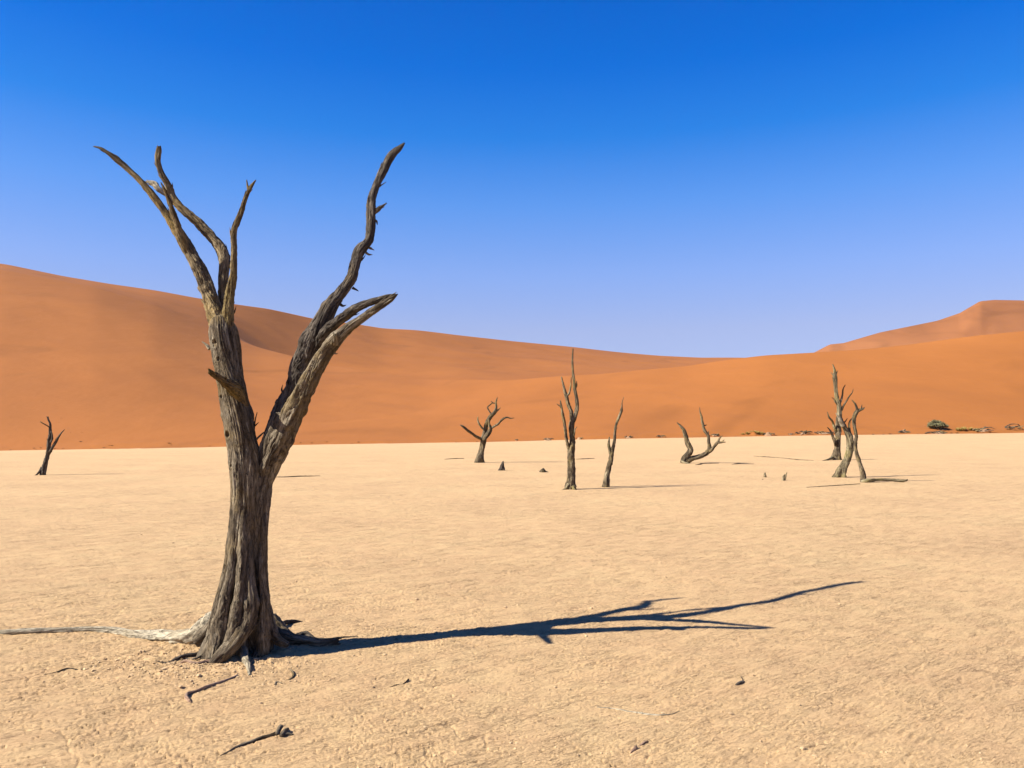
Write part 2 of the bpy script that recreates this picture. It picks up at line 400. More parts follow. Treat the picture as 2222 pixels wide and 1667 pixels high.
# a slip face to the right of a spur that comes forward from the summit
scol = np.interp(FY, [700, 850, 1000], [1860, 1990, 2135]); xx = FX / FY * F + CX
bowl = sstep(0, 60, xx - scol) * (1 - sstep(60, 240, xx - scol)) * np.sin(np.clip((FY - 700) / 300, 0, 1) * math.pi)
FZ = FZ - bowl * 16 + (np.sin(np.clip((FY - 700) / 300, 0, 1) * math.pi)) * (fbm2(FX * .009, FY * .009, 4, 301) - .5) * 14
tag(mesh_obj('far_dune', np.stack([FX, FY, FZ], -1).reshape(-1, 3), [grid_faces(*FX.shape)], M_dune_far), 'far dune peak', kind='structure')

# ------------------------------------------------------------------ wood
def spline(pts, rad, n):
    pts = np.asarray(pts, float); rad = np.asarray(rad, float)
    if len(pts) == 2:
        pts = np.array([pts[0], pts.mean(0), pts[1]]); rad = np.array([rad[0], rad.mean(), rad[1]])
    seg = np.linalg.norm(np.diff(pts, axis=0), axis=1) ** 0.5 + 1e-6
    T = np.concatenate([[0], np.cumsum(seg)]); u = np.linspace(0, T[-1], n * 4)
    A = np.column_stack([pts, rad])
    m = np.zeros_like(A)
    m[1:-1] = ((A[1:-1] - A[:-2]) / seg[:-1, None] * seg[1:, None] + (A[2:] - A[1:-1]) / seg[1:, None] * seg[:-1, None]) / (seg[:-1] + seg[1:])[:, None]
    m[0] = (A[1] - A[0]) / seg[0]; m[-1] = (A[-1] - A[-2]) / seg[-1]
    k = np.clip(np.searchsorted(T, u, side='right') - 1, 0, len(seg) - 1)
    h = seg[k][:, None]; t = ((u - T[k]) / seg[k])[:, None]
    C = (2*t**3-3*t**2+1)*A[k] + (t**3-2*t**2+t)*h*m[k] + (-2*t**3+3*t**2)*A[k+1] + (t**3-t**2)*h*m[k+1]
    L = np.concatenate([[0], np.cumsum(np.linalg.norm(np.diff(C[:, :3], axis=0), axis=1))])
    s = np.linspace(0, L[-1], n)
    out = np.column_stack([np.interp(s, L, C[:, j]) for j in range(4)])
    return out[:, :3], np.maximum(out[:, 3], 1e-4), s
class Wood:
    def __init__(self): self.V = []; self.A = []; self.Fq = []; self.Ft = []; self.n = 0
    def tube(self, pts, wid, sides=24, step=0.02, groove=0.09, lump=0.14, seed=1, tip='splinter', twist=0.6, wander=0.25, lobes=0, gfreq=1.0, ell=0.0, holes=()):
        """pts 3-D centre line, wid widths in metres"""
        pts = np.asarray(pts, float)
        Ltot = np.linalg.norm(np.diff(pts, axis=0), axis=1).sum()
        n = max(8, int(Ltot / step))
        C, r, s = spline(pts, np.asarray(wid, float) / 2, n)
        rm = float(np.mean(r))
        sc = 1 / (rm * 6)
        for j in range(3):
            C[:, j] += wander * r * (n2(s * sc * 1.0 + 3.7 * j, s * 0 + seed * 1.31, seed + j) - .5) * np.clip(s / (3 * rm), 0, 1) * 1.3
        Tn = np.gradient(C, axis=0); Tn /= np.linalg.norm(Tn, axis=1)[:, None] + 1e-12
        ref = np.array((0.0, 1.0, 0.0)) if abs(Tn[0] @ np.array((0., 1., 0.))) < .9 else np.array((1.0, 0, 0))
        Nn = np.zeros_like(Tn); v = ref - Tn[0] * (ref @ Tn[0]); v /= np.linalg.norm(v)
        for i in range(n):
            v = v - Tn[i] * (v @ Tn[i]); v /= np.linalg.norm(v); Nn[i] = v
        Bn = np.cross(Tn, Nn)
        a = np.linspace(0, 2 * math.pi, sides, endpoint=False)
        AA = a[None, :] + 0 * s[:, None]; SS = s[:, None] + 0 * AA
        R0 = r[:, None] + 0 * AA
        at = AA + twist * SS / (rm * 14)
        ca, sa = np.cos(at), np.sin(at)
        lum = n3(ca * 1.15 + seed, sa * 1.15, SS / (rm * 5), seed + 5) - .5
        lum2 = n3(ca * 2.4 + seed, sa * 2.4, SS / (rm * 2.2), seed + 6) - .5
        g = 2.6 * gfreq
        wob = 1.1 * (n3(ca * 1.5, sa * 1.5, SS / (rm * 3), seed + 9) - .5)
        ca2, sa2 = np.cos(at + wob), np.sin(at + wob)
        g1 = n3(ca2 * g + 9, sa2 * g, SS / (rm * 5), seed + 7)
        g2 = n3(ca2 * g * 2.3 + 5, sa2 * g * 2.3, SS / (rm * 3.4), seed + 8)
        g3 = n3(ca2 * g * 5 + 5, sa2 * g * 5, SS / (rm * 1.5), seed + 10)
        rid = -np.clip(1 - np.abs(g1 - .5) * 9, 0, 1) ** 1.3 * 0.9 - np.clip(1 - np.abs(g2 - .5) * 7, 0, 1) * 0.5 - (g3 - .5) * .45
        kn = np.clip((n3(ca * 1.6 + 31, sa * 1.6, SS / (rm * 2.3), seed + 17) - .80) * 6, 0, 1)
        fl_ = n3(ca * 2.2 + 3, sa * 2.2, SS / (rm * .9), seed + 23)
        flake = np.clip((fl_ - .62) * 7, 0, 1) - np.clip((.34 - fl_) * 7, 0, 1)
        R = R0 * (1 + lump * 1.7 * lum + lump * 1.0 * lum2 + groove * rid + 0.2 * kn + lump * .42 * flake)
        if lobes:
            fl = sstep(.45, 0, SS / lobes) if False else np.clip(1 - SS / lobes, 0, 1) ** 1.5
            lb = n3(np.cos(AA) * 1.9 + 4, np.sin(AA) * 1.9, SS / lobes * .8, seed + 12)
            R = R * (1 + fl * ((1 - np.abs(lb - .5) * 4.5) * 0.45))
        if ell: R = R * (1 + ell * np.cos(2 * (AA - seed)))
        V = C[:, None, :] + R[:, :, None] * (np.cos(AA)[:, :, None] * Nn[:, None, :] + np.sin(AA)[:, :, None] * Bn[:, None, :])
        for hx, hy, hs in holes:                   # knot holes on the near side
            hp = P(hx, hy, C[:, 1].mean()); hr = M(hs, hp[1]) / 2
            dd = np.hypot(V[:, :, 0] - hp[0], (V[:, :, 2] - hp[2]) * .7)
            near_ = V[:, :, 1] < C[:, None, 1]
            dip = np.where(near_, np.exp(-(dd / hr) ** 4) * 1.5 - np.exp(-((dd - hr * 1.5) / (hr * .5)) ** 2) * .28, 0) * hr
            V[:, :, 1] += dip
        # broken end: fibres of unequal length
        last = max(3, int(1.6 * r[-1] / max(Ltot / n, 1e-5)))
        last = min(last, n // 3)
        if tip == 'splinter':
            k = np.clip((np.arange(n) - (n - last)) / last, 0, 1)[:, None]
            jag = n2(np.cos(a) * 1.9 + seed, np.sin(a) * 1.9 + 5, seed + 20)[None, :] ** 1.5
            V = V + Tn[:, None, :] * (k ** 1.5 * (jag * 3.4 - .9) * r[-1])[:, :, None]
            Cc = C[-1] - Tn[-1] * r[-1] * 0.9
        else: Cc = C[-1] + Tn[-1] * r[-1] * .5
        base = self.n
        self.V.append(V.reshape(-1, 3)); self.V.append(np.array([Cc, C[0] - Tn[0] * r[0] * .1]))
        gr = np.stack([ca * rm + seed, sa * rm, SS * 0.15 + seed * 2.3], -1).reshape(-1, 3)
        self.A.append(gr); self.A.append(np.array([[seed, 0, s[-1] * .15 + seed * 2.3], [seed, 0, seed * 2.3]]))
        self.Fq.append(grid_faces(n, sides, True, base)[:, ::-1])
        i = np.arange(sides); j = (i + 1) % sides; e = base + (n - 1) * sides
        self.Ft.append(np.stack([e + i, np.full(sides, base + n * sides), e + j], -1)[:, ::-1][:, ::-1])
        self.Ft.append(np.stack([base + i, base + j, np.full(sides, base + n * sides + 1)], -1))
        self.n += n * sides + 2
        return self
    def ragged(self, pts, wid, seed, n=5, along=0):
        """torn fibres standing off a broken end, and a few peeling along the limb"""
        C, r, s_ = spline(pts, np.asarray(wid, float) / 2, 80)
        rg = np.random.RandomState(seed)
        Tn = np.gradient(C, axis=0); Tn /= np.linalg.norm(Tn, axis=1)[:, None] + 1e-12
        for k in range(n + along):
            if k < n: i = 79 - rg.randint(2, 12)
            else: i = rg.randint(8, 72)
            rb = r[min(i, 72)]
            o = rg.normal(size=3); o -= Tn[i] * (o @ Tn[i]); o /= np.linalg.norm(o)
            L = min(rb * rg.uniform(2.0, 4.0), .085 if k >= n else .12)
            a = C[i] + o * r[i] * .55 - Tn[i] * L * .5
            b = C[i] + o * r[i] * (1.0 if k < n else 1.05)
            c = b + Tn[i] * L * .5 + o * (r[i] * rg.uniform(.1, .5) if k < n else min(r[i] * .35, .008))
            w = min(rb * rg.uniform(.35, .6), .012 if k >= n else .02)
            self.tube([a, b, c], [w * 1.3, w, w * .15], sides=9, step=L / 9, seed=seed + 700 + k, groove=.15, lump=.3, wander=.2)
        return self
    def build(self, name, mat, parent=None):
        return mesh_obj(name, np.concatenate(self.V), [np.concatenate(self.Fq), np.concatenate(self.Ft)], mat, parent, np.concatenate(self.A))
def limb(pts, depth, **kw):
    """pts: (x, y, width, [depth offset]) in photo pixels at a distance -> arrays in metres"""
    p3, w = [], []
    for q in pts:
        d = depth + (q[3] if len(q) > 3 else 0.0)
        p3.append(P(q[0], q[1], d)); w.append(M(q[2], d))
    return p3, w
def on_ground(pts, lift=0.15):
    p3, w = [], []
    for q in pts:
        g = G(q[0], q[1]); d = g[1]; ww = M(q[2], d)
        l = q[3] if len(q) > 3 else lift
        p3.append((g[0], g[1], hz(g[0], g[1]) + ww * l)); w.append(ww)
    return p3, w

# ---- the big tree in front
D0 = TREE_Y
big = thing('dead_tree', (TX, TREE_Y, 0), 'tallest dead forked tree with split trunk and long pale root, in the foreground', 'tree', 'dead trees on the clay pan')
def mlimb(name, pts, mat, parent=big, **kw):
    p, w = limb(pts, D0); w = [q * .94 for q in w]; k = dict(sides=96, step=0.0045, groove=.16, lump=.17); k.update(kw)
    Wd = Wood().tube(p, w, **k)
    if name.startswith('branch'): Wd.ragged(p, w, k.get('seed', 1), 6, 9 if len(pts) > 9 else 2)
    return Wd.build(name, mat, parent)
W = Wood()
p, w = limb([(487, 1436, 92), (493, 1400, 90), (498, 1370, 88), (503, 1340, 86), (507, 1300, 78), (514, 1250, 66), (521, 1200, 64), (526, 1150, 64), (530, 1100, 62), (531, 1050, 62), (529, 1000, 66), (521, 950, 60), (514, 900, 58), (505, 850, 55), (497, 800, 54), (490, 750, 58), (483, 715, 56), (478, 690, 40)], D0)
W.tube(p, w, sides=150, step=0.005, seed=3, lobes=0.42, groove=.115, lump=.10, holes=((475, 748, 10), (483, 781, 6), (502, 943, 9), (489, 862, 5), (510, 1010, 5)), tip='round', wander=.1, gfreq=1.5, twist=.3)
p, w = limb([(568, 1432, 34, .02), (567, 1400, 42, .02), (564, 1370, 50, .02), (559, 1340, 56, .02), (556, 1300, 50, .02), (553, 1250, 44, .02), (556, 1200, 44, .03), (559, 1150, 46, .03), (562, 1100, 46, .03), (567, 1050, 46, .04), (584, 1000, 54, .05), (603, 950, 62, .05), (622, 905, 56, .08)], D0)
W.tube(p, w, sides=110, step=0.005, seed=12, lobes=0.3, groove=.12, lump=.10, holes=((571, 1318, 12), (566, 1338, 10), (572, 1030, 6)), tip='round', wander=.1, gfreq=1.4, twist=.2)
# fused ridges running down into the roots
for k, pp in enumerate(([(543, 1150, 8, -.02), (542, 1200, 18, -.07), (540, 1260, 26, -.11), (541, 1310, 34, -.13), (534, 1350, 36, -.14), (520, 1382, 34, -.17), (500, 1405, 34, -.20), (478, 1424, 30, -.23), (457, 1441, 16, -.25)],
            [(512, 1120, 8, -.02), (508, 1180, 16, -.07), (502, 1250, 24, -.11), (490, 1310, 30, -.13), (478, 1360, 36, -.14), (470, 1400, 34, -.16), (462, 1430, 22, -.2)],
            [(532, 1040, 6, -.02), (527, 1110, 12, -.075), (524, 1200, 20, -.11), (520, 1270, 24, -.14), (514, 1330, 28, -.16), (503, 1380, 26, -.18), (490, 1412, 20, -.2)],
            [(497, 1250, 14, .0), (488, 1295, 22, -.02), (474, 1335, 26, -.02), (458, 1362, 30, -.02), (440, 1382, 34, -.02), (425, 1392, 26, -.02)],
            [(562, 1250, 14, .03), (570, 1295, 22, .03), (580, 1335, 24, .03), (590, 1368, 28, .03), (604, 1388, 22, .03), (625, 1400, 14, .03)],
            [(568, 1080, 8, .02), (572, 1160, 15, -.02), (572, 1240, 20, -.05), (576, 1310, 24, -.06), (574, 1370, 30, -.07), (570, 1422, 26, -.08)])):
    p, w = limb(pp, D0); W.tube(p, w, sides=56, step=0.006, seed=30 + k, groove=.14, lump=.13, tip='round', wander=.3, gfreq=.9)
W.build('trunk', M_bark, big)
# left crown limbs
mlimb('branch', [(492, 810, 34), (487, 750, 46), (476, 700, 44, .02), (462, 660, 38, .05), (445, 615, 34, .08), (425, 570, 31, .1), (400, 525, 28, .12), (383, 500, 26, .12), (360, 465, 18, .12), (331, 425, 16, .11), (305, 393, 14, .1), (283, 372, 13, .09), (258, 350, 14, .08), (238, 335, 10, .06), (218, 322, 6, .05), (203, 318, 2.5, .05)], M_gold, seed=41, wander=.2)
mlimb('branch', [(412, 560, 14, .1), (398, 524, 18, .08), (386, 490, 14, .05), (375, 460, 11, .03), (365, 432, 9, .02), (354, 405, 5, .0), (349, 396, 2, .0)], M_ochre, seed=44)
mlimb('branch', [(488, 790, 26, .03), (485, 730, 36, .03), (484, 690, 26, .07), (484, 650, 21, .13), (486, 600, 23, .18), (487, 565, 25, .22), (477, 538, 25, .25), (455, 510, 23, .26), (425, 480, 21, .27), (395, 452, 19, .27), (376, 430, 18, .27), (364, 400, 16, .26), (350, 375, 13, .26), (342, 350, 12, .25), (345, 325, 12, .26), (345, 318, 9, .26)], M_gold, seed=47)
mlimb('branch', [(388, 448, 12, .27), (376, 436, 14, .27), (362, 425, 11, .26), (345, 411, 11, .23), (332, 399, 13, .24), (316, 394, 2.5, .24)], M_pale, seed=51, lump=.25)
mlimb('branch', [(494, 800, 20, .0), (493, 740, 32, -.015), (495, 690, 26, -.02), (500, 640, 20, -.01), (505, 590, 17, 0), (508, 540, 14, .01), (508, 500, 14, .02), (520, 470, 12, .03), (528, 445, 10, .03), (537, 420, 9, .04), (545, 405, 8, .04), (555, 391, 2.5, .04)], M_ochre, seed=54)
mlimb('twig', [(540, 415, 8, .04), (537, 403, 5, .04), (535, 391, 2.2, .04)], M_ochre, seed=56, sides=20)
# stub coming forward on the left stem
mlimb('branch_stub', [(530, 885, 24, -.0), (520, 862, 34, -.05), (508, 843, 32, -.12), (490, 831, 21, -.25), (474, 821, 16, -.38), (462, 812, 12, -.48), (456, 806, 10, -.53)], M_ochre, seed=58, lump=.12)
mlimb('twig', [(456, 757, 10), (447, 748, 6), (438, 741, 2)], M_pale, seed=60, sides=20)
mlimb('twig', [(490, 925, 6), (484, 912, 4), (479, 900, 3)], M_ochre, seed=61, sides=16)
mlimb('twig', [(549, 955, 5, .03), (551, 930, 5, .03), (553, 915, 3.5, .03), (558, 895, 1.6, .03)], M_dark, seed=62, sides=16)
mlimb('twig', [(552, 926, 3, .03), (557, 921, 3, .02), (561, 917, 1.4, .02)], M_dark, seed=63, sides=12)
mlimb('twig', [(550, 972, 7, .0), (556, 955, 5, -.01), (565, 945, 4, -.01), (574, 938, 3, 0), (582, 936, 3, .03)], M_dark, seed=64, sides=16)
# right crown: dark limb that leans back
mlimb('branch', [(572, 1050, 30, .07), (586, 990, 50, .07), (604, 935, 60, .1), (622, 885, 56, .16), (640, 840, 50, .17), (656, 790, 50, .15), (676, 740, 48, .13), (697, 700, 42, .11), (714, 668, 38, .12), (738, 638, 28, .18), (762, 605, 26, .25), (771, 570, 24, .31), (781, 545, 27, .34), (800, 522, 21, .39), (804, 495, 22, .45), (805, 460, 22, .53), (807, 430, 20, .6), (818, 398, 17, .67), (836, 363, 19, .76), (853, 333, 19, .83), (868, 320, 12, .86), (878, 310, 3, .86)], M_dark, seed=70, wander=.22)
mlimb('branch_stub', [(810, 463, 13, .53), (823, 452, 10, .53), (832, 446, 5, .53), (839, 441, 2, .53)], M_dark, seed=72, sides=28)
mlimb('twig', [(820, 407, 5, .65), (829, 401, 3, .65), (838, 395, 1.2, .65)], M_dark, seed=73, sides=14)
mlimb('branch_stub', [(708, 674, 18, .11), (706, 665, 12, .1), (707, 658, 7, .1)], M_ochre, seed=74, sides=30)
for k, (a_, b_) in enumerate((((806, 540), (812, 543)), ((800, 552), (808, 553)), ((771, 628), (778, 632)), ((745, 664), (751, 662)), ((817, 480), (819, 488)))):
    zz = (.35, .33, .22, .14, .49)[k]
    mlimb('bark_splinter', [(a_[0] - 6, a_[1] - 3, 7, zz), (a_[0], a_[1], 5, zz), (b_[0], b_[1], 1.3, zz)], M_dark, seed=75 + k, sides=12)
# right crown: lit limb in front
mlimb('branch', [(572, 1085, 22, .05), (577, 1045, 34, .03), (589, 1000, 48, .0), (607, 965, 52, -.03), (623, 930, 52, -.06), (640, 890, 48, -.1), (660, 845, 42, -.13), (684, 800, 38, -.15), (706, 765, 34, -.17), (726, 740, 34, -.19), (752, 716, 24, -.21), (785, 692, 21, -.24), (815, 670, 19, -.27), (842, 653, 16, -.29), (858, 642, 6, -.3), (863, 638, 2, -.3)], M_bark, seed=82, wander=.2)
mlimb('branch', [(690, 755, 28, .12), (706, 728, 30, .05), (726, 702, 26, -.02), (750, 683, 25, -.08), (775, 668, 19, -.14), (800, 657, 17, -.2), (825, 648, 13, -.24), (848, 641, 7, -.27), (862, 639, 2.5, -.29)], M_dark, seed=86, wander=.35)
mlimb('branch_stub', [(726, 745, 20, -.22), (729, 734, 15, -.25), (728, 727, 10, -.27)], M_bark, seed=88, sides=30)
mlimb('bark_splinter', [(823, 651, 5, -.22), (812, 648, 4, -.22), (805, 648, 1.2, -.22)], M_dark, seed=89, sides=12)
mlimb('bark_splinter', [(724, 765, 5, -.17), (729, 768, 3, -.17), (733, 767, 1.2, -.17)], M_bark, seed=90, sides=12)
# roots
def root(pts, mat, name='root', lift=.15, parent=big, **kw):
    p, w = on_ground(pts, lift); k = dict(sides=40, step=0.008, groove=.13, lump=.14, wander=.3); k.update(kw)
    return Wood().tube(p, w, **k).build(name, mat, parent)
root([(470, 1404, 66, .6), (448, 1401, 60, .4), (420, 1399, 48, .25), (384, 1395, 36, .2), (336, 1388, 27, .2), (290, 1381, 21, .22), (250, 1374, 16, .25), (205, 1370, 13, .3), (150, 1371, 12, .3), (80, 1375, 12, .3), (0, 1377, 12, .3), (-90, 1378, 9, .2), (-150, 1380, 5, 0)], M_pale, seed=101, sides=60, wander=.15)
root([(450, 1373, 16, 1.2), (438, 1364, 14, 1.2), (428, 1362, 8, .9)], M_bark, 'root_flange', seed=103)
root([(505, 1412, 40, .5), (486, 1424, 32, .3), (470, 1433, 24, .2), (455, 1441, 14, .05)], M_bark, seed=104)
root([(520, 1406, 24, 1.1), (525, 1424, 20, .7), (532, 1442, 15, .45), (539, 1456, 11, .3), (541, 1468, 5, 0)], M_pale, seed=106)
root([(462, 1408, 16, .8), (450, 1420, 10, .5), (430, 1431, 8, .45), (408, 1434, 8, .5), (385, 1439, 7, .45), (365, 1443, 5, .3), (340, 1443, 3, 0)], M_dark, seed=108, sides=24)
root([(466, 1415, 10, .5), (440, 1432, 5, .2), (420, 1438, 4, .2), (400, 1436, 3, 0)], M_dark, seed=109, sides=18)
root([(492, 1440, 8, .5), (470, 1443, 7, .5), (446, 1446, 7, .5), (425, 1450, 6, .4), (402, 1447, 6, .4), (384, 1448, 3, 0)], M_red, seed=110, sides=20)
root([(575, 1392, 60, .5), (600, 1396, 46, .35), (630, 1400, 30, .3), (665, 1402, 22, .3), (700, 1402, 17, .4), (732, 1401, 14, .5)], M_bark, seed=112, sides=56)
root([(640, 1392, 16, .4), (664, 1388, 14, .6), (684, 1392, 9, .2), (712, 1391, 6, .2), (745, 1386, 5, .2), (776, 1384, 3, 0)], M_dark, seed=114, sides=24)
root([(566, 1418, 30, .3), (560, 1426, 22, .3), (552, 1432, 10, .1)], M_dark, seed=115)
root([(590, 1372, 8, .8), (603, 1368, 8, .8), (614, 1362, 9, .7), (624, 1356, 10, .5), (640, 1352, 7, .4), (656, 1349, 3, .2)], M_dark, seed=116, sides=20)

# ---- loose wood in front
def loose(name, label, cat, pts, mat, lift=.25, extra=(), group='loose wood lying on the clay'):
    g = G(pts[0][0], pts[0][1]); t = thing(name, (g[0], g[1], 0), label, cat, group)
    root(pts, mat, 'stem', lift, t, seed=int(abs(pts[0][0])) % 97 + 120, sides=24)
    for i, e in enumerate(extra):
        root(e, mat, 'side_stem', lift, t, seed=int(abs(e[0][0])) % 97 + 230 + i, sides=20)
loose('root_piece', 'reddish brown exposed root snaking below the foreground trunk, ending in a hooked pale tip', 'root',
      [(515, 1470, 3, .3), (495, 1478, 5, .35), (470, 1487, 6, .35), (445, 1496, 6.5, .35), (420, 1504, 6.5, .35), (408, 1509, 7, .35), (404, 1516, 8, .3), (409, 1522, 7, .2), (416, 1526, 4, 0)], M_red)
loose('broken_stick', 'grey stick with a knotted end lying at the bottom edge of the ground', 'stick',
      [(478, 1642, 2, .1), (500, 1632, 4, .2), (525, 1620, 7, .25), (548, 1611, 9, .25), (570, 1603, 8, .3), (588, 1600, 7, .4), (606, 1595, 7, .6)], M_bark, .25,
      ([(600, 1601, 8, .4), (606, 1594, 11, .8), (610, 1588, 9, 1.1)], [(610, 1603, 9, .3), (618, 1596, 9, .7), (625, 1589, 6, .9)], [(615, 1601, 6, .3), (626, 1598, 6, .3), (636, 1598, 4, .2)]))
loose('thin_twig', 'thin dark twig lying alone under the long pale root', 'twig',
      [(96, 1465, 1.2, .2), (120, 1460, 2.2, .3), (145, 1454, 2.6, .3), (165, 1453, 2.8, .3), (180, 1452, 1.2, .2)], M_dark)
loose('curled_twig', 'short curled grey twig right of the foreground trunk base', 'twig',
      [(630, 1456, 3, .3), (636, 1463, 5, .3), (635, 1471, 5, .3), (627, 1476, 3, .1)], M_bark, .3,
      ([(612, 1485, 3, .1), (600, 1481, 4, .3), (597, 1488, 4, .3)],))
loose('half_buried_twig', 'half buried brown twig ending in a dark nub, right of the curled twig', 'twig',
      [(846, 1493, 1, .1), (860, 1489, 1.8, .2), (874, 1484, 2.4, .2), (886, 1478, 3.6, .4)], M_dark)
loose('white_root', 'bleached thin root half sunk in the clay in the lower middle', 'root',
      [(1295, 1534, 2, .2), (1330, 1538, 3, .1), (1365, 1544, 6, -.1), (1395, 1549, 6, -.1), (1425, 1553, 4, .1), (1455, 1550, 2.4, .2), (1475, 1544, 1.2, 0)], M_pale)
loose('bark_chip', 'small dark wood chip on the open clay at lower right', 'wood chip',
      [(1597, 1489, 4, .2), (1605, 1486, 8, .3), (1613, 1482, 6, .3)], M_dark, .3, ([(1613, 1482, 2, .4), (1610, 1474, 1.5, .4), (1607, 1469, 1, .4)],))
loose('bark_chip', 'wood chip half sunk in a crack, below the bleached thin root', 'wood chip',
      [(1368, 1635, 3, .2), (1374, 1628, 8, .3), (1380, 1624, 7, .3)], M_red, .3, ([(1385, 1620, 3, .2), (1400, 1613, 5, .2), (1406, 1611, 3, .2)],))

# ---- the other dead trees
def tree(label, depth, base, stems, mat=M_far, name='dead_tree', fine=1.0):
    """stems: (part name, points, material or None)"""
    b = G(base[0], base[1]); dep = b[1] if depth is None else depth
    t = thing(name, (b[0], b[1], 0), label, 'tree', 'dead trees on the clay pan')
    for i, s in enumerate(stems):
        nm, pts = s[0], s[1]; mm = s[2] if len(s) > 2 and s[2] else mat
        p, w = limb(pts, dep)
        if nm == 'trunk': p[0] = np.array(p[0]) - np.array((0, 0, .06))
        wd = float(np.mean(w))
        Wd = Wood().tube(p, w, sides=28 if nm == 'trunk' else 16, step=max(0.02, wd * .14), seed=int(base[0]) % 50 + i * 3 + 300,
                         lobes=(max(w[0] * 1.6, .2) if nm == 'trunk' and len(s) < 4 else 0), groove=.17, lump=.2, wander=.35)
        if i < 5: Wd.ragged(p, w, int(base[0]) + i, 3, 4 if nm == 'trunk' else 1)
        Wd.build(nm, mm, t)
    return t
tree('small slender forked dead tree standing alone at the far left', None, (92, 1031), [
    ('trunk', [(91.6, 1032, 12), (95, 1015, 11), (100, 999, 9), (103.7, 985, 8), (105, 972, 8), (106, 957, 9), (109, 945, 8), (109, 932, 6), (109, 920, 4.5), (105, 911, 4), (103.5, 905, 3.6)]),
    ('branch', [(104, 988, 6), (107, 982, 6), (114.5, 971, 6), (121.7, 958, 5.5), (128, 947, 4.5), (132.6, 940, 3), (140.4, 932, 1)]),
    ('branch', [(108, 929, 3), (104, 925, 2.4, -.05), (96.4, 920.6, 2.4, -.1), (87.4, 915, 1.6, -.15)], M_farpale),
    ('strand', [(109.5, 962, 4, -.04), (113.5, 950, 4, -.04), (112, 940, 3, -.04), (109, 934, 2, -.02)]),
    ('root', [(91, 1014, 6), (86.8, 1022, 5, -.05), (81, 1029, 4, -.1), (76, 1032, 2, -.15)])], M_dark)
tree('dead tree with a ring-shaped loop in its crown and sideways arms', None, (1040, 1004), [
    ('trunk', [(1039.5, 1005, 21), (1041, 995, 17), (1044, 982, 13), (1046, 970, 12.5), (1050, 952, 13), (1053, 936, 10), (1056, 921, 10), (1064, 905, 9), (1074, 893, 8), (1077, 883, 5), (1076, 874, 4), (1079, 863, 2)]),
    ('branch', [(1065, 897, 3.5), (1060, 890, 3), (1058, 884, 2.8), (1063, 879, 2.8), (1068, 875, 2.8), (1074, 875, 2.5)]),
    ('twig', [(1071, 875, 2.4), (1068, 873, 2), (1065, 871, 1.2)]),
    ('branch', [(1075, 895, 5), (1080, 891, 3.5), (1086, 885, 1.2)]),
    ('branch', [(1050, 956, 9, -.1), (1058, 942, 10, -.15), (1063, 932, 9, -.2), (1061, 918, 5, -.2), (1060, 908, 3, -.15)]),
    ('branch', [(1064, 932, 7, -.2), (1069, 927, 5.5, -.2), (1080, 921, 5.5, -.3), (1086, 914, 5, -.3), (1092, 909, 5, -.35), (1100, 906, 3.5, -.4), (1108, 908, 2.4, -.4), (1116, 907, 1.2, -.4)]),
    ('branch', [(1053, 934, 6), (1047, 929, 5, -.1), (1039.5, 919.5, 4.5, -.2), (1037, 912, 3.5, -.2), (1036.5, 905, 2.4, -.2)], M_farpale),
    ('branch', [(1048, 957, 6), (1043, 953, 6, -.05), (1031, 946, 6, -.2), (1015, 934, 5.5, -.4), (1004, 926, 5, -.5), (998, 922, 1.6, -.55)])])
tree('tallest far dead tree, thick trunk with upright spire and three upright limbs, mid right', None, (1238, 1062), [
    ('trunk', [(1238, 1064, 25), (1238, 1045, 20), (1238, 1027, 18.5), (1239, 996, 17), (1239.5, 972, 16), (1241.5, 955, 13), (1240.5, 935, 12), (1241.5, 918, 12), (1247, 906, 9.5), (1251.7, 887, 8.5), (1250.7, 867, 8), (1247.6, 847, 6.8), (1245.6, 828, 6.4), (1243, 808, 5), (1242, 785, 4.2), (1243.5, 757, 2.6)]),
    ('branch', [(1242, 918, 9), (1239.4, 906, 8.5), (1239.4, 893, 8, .05), (1233, 875, 8, .1), (1228, 859, 8, .12), (1224, 842, 5.2, .14), (1218, 818, 2.4, .15)]),
    ('branch', [(1229, 860, 6, .12), (1233.7, 855, 4.6, .1), (1238, 840, 3.6, .1), (1239.5, 819, 1.6, .1)]),
    ('branch', [(1238, 986, 12, -.02), (1234, 975, 9, -.02), (1229, 953, 7.4, -.08), (1225, 920, 7, -.12), (1220, 894, 6, -.16), (1218, 882, 4.5, -.16), (1216, 869, 2.4, -.16)]),
    ('twig', [(1218.5, 886, 4, -.16), (1214, 881, 2.6, -.16), (1208, 876.5, 1.3, -.16)]),
    ('twig', [(1244, 950, 4, -.05), (1246.5, 940, 3, -.08), (1248, 931, 2.6, -.08), (1252, 926, 1.2, -.08)]),
    ('twig', [(1248, 842, 5), (1251.5, 836, 4), (1251, 828, 1.6)]),
    ('root', [(1243, 1055, 6, -.12), (1245, 1061, 5, -.16), (1249, 1064, 3, -.2)], M_farpale),
    ('root', [(1234, 1052, 9, -.04), (1228, 1060, 5, -.1), (1219, 1064, 2, -.12)], M_farpale)])
tree('slim leaning dead tree with one short pale stub, just right of the tallest far tree', None, (1317, 1057), [
    ('trunk', [(1315.5, 1058, 15.5), (1319, 1027, 12.5), (1324.5, 1000, 11), (1328.6, 978, 8.5), (1333.7, 953, 6.2), (1336.8, 924, 5.6), (1344, 904, 5.6), (1348, 893, 6), (1349.5, 881, 2.8), (1350, 873, 1.8), (1353.5, 862, 0.9)]),
    ('branch', [(1325.5, 988, 7), (1323.5, 979, 7.4), (1321, 968, 6.4), (1322.4, 948, 2)], M_farpale),
    ('twig', [(1348, 894, 4), (1350.5, 892, 2)])])
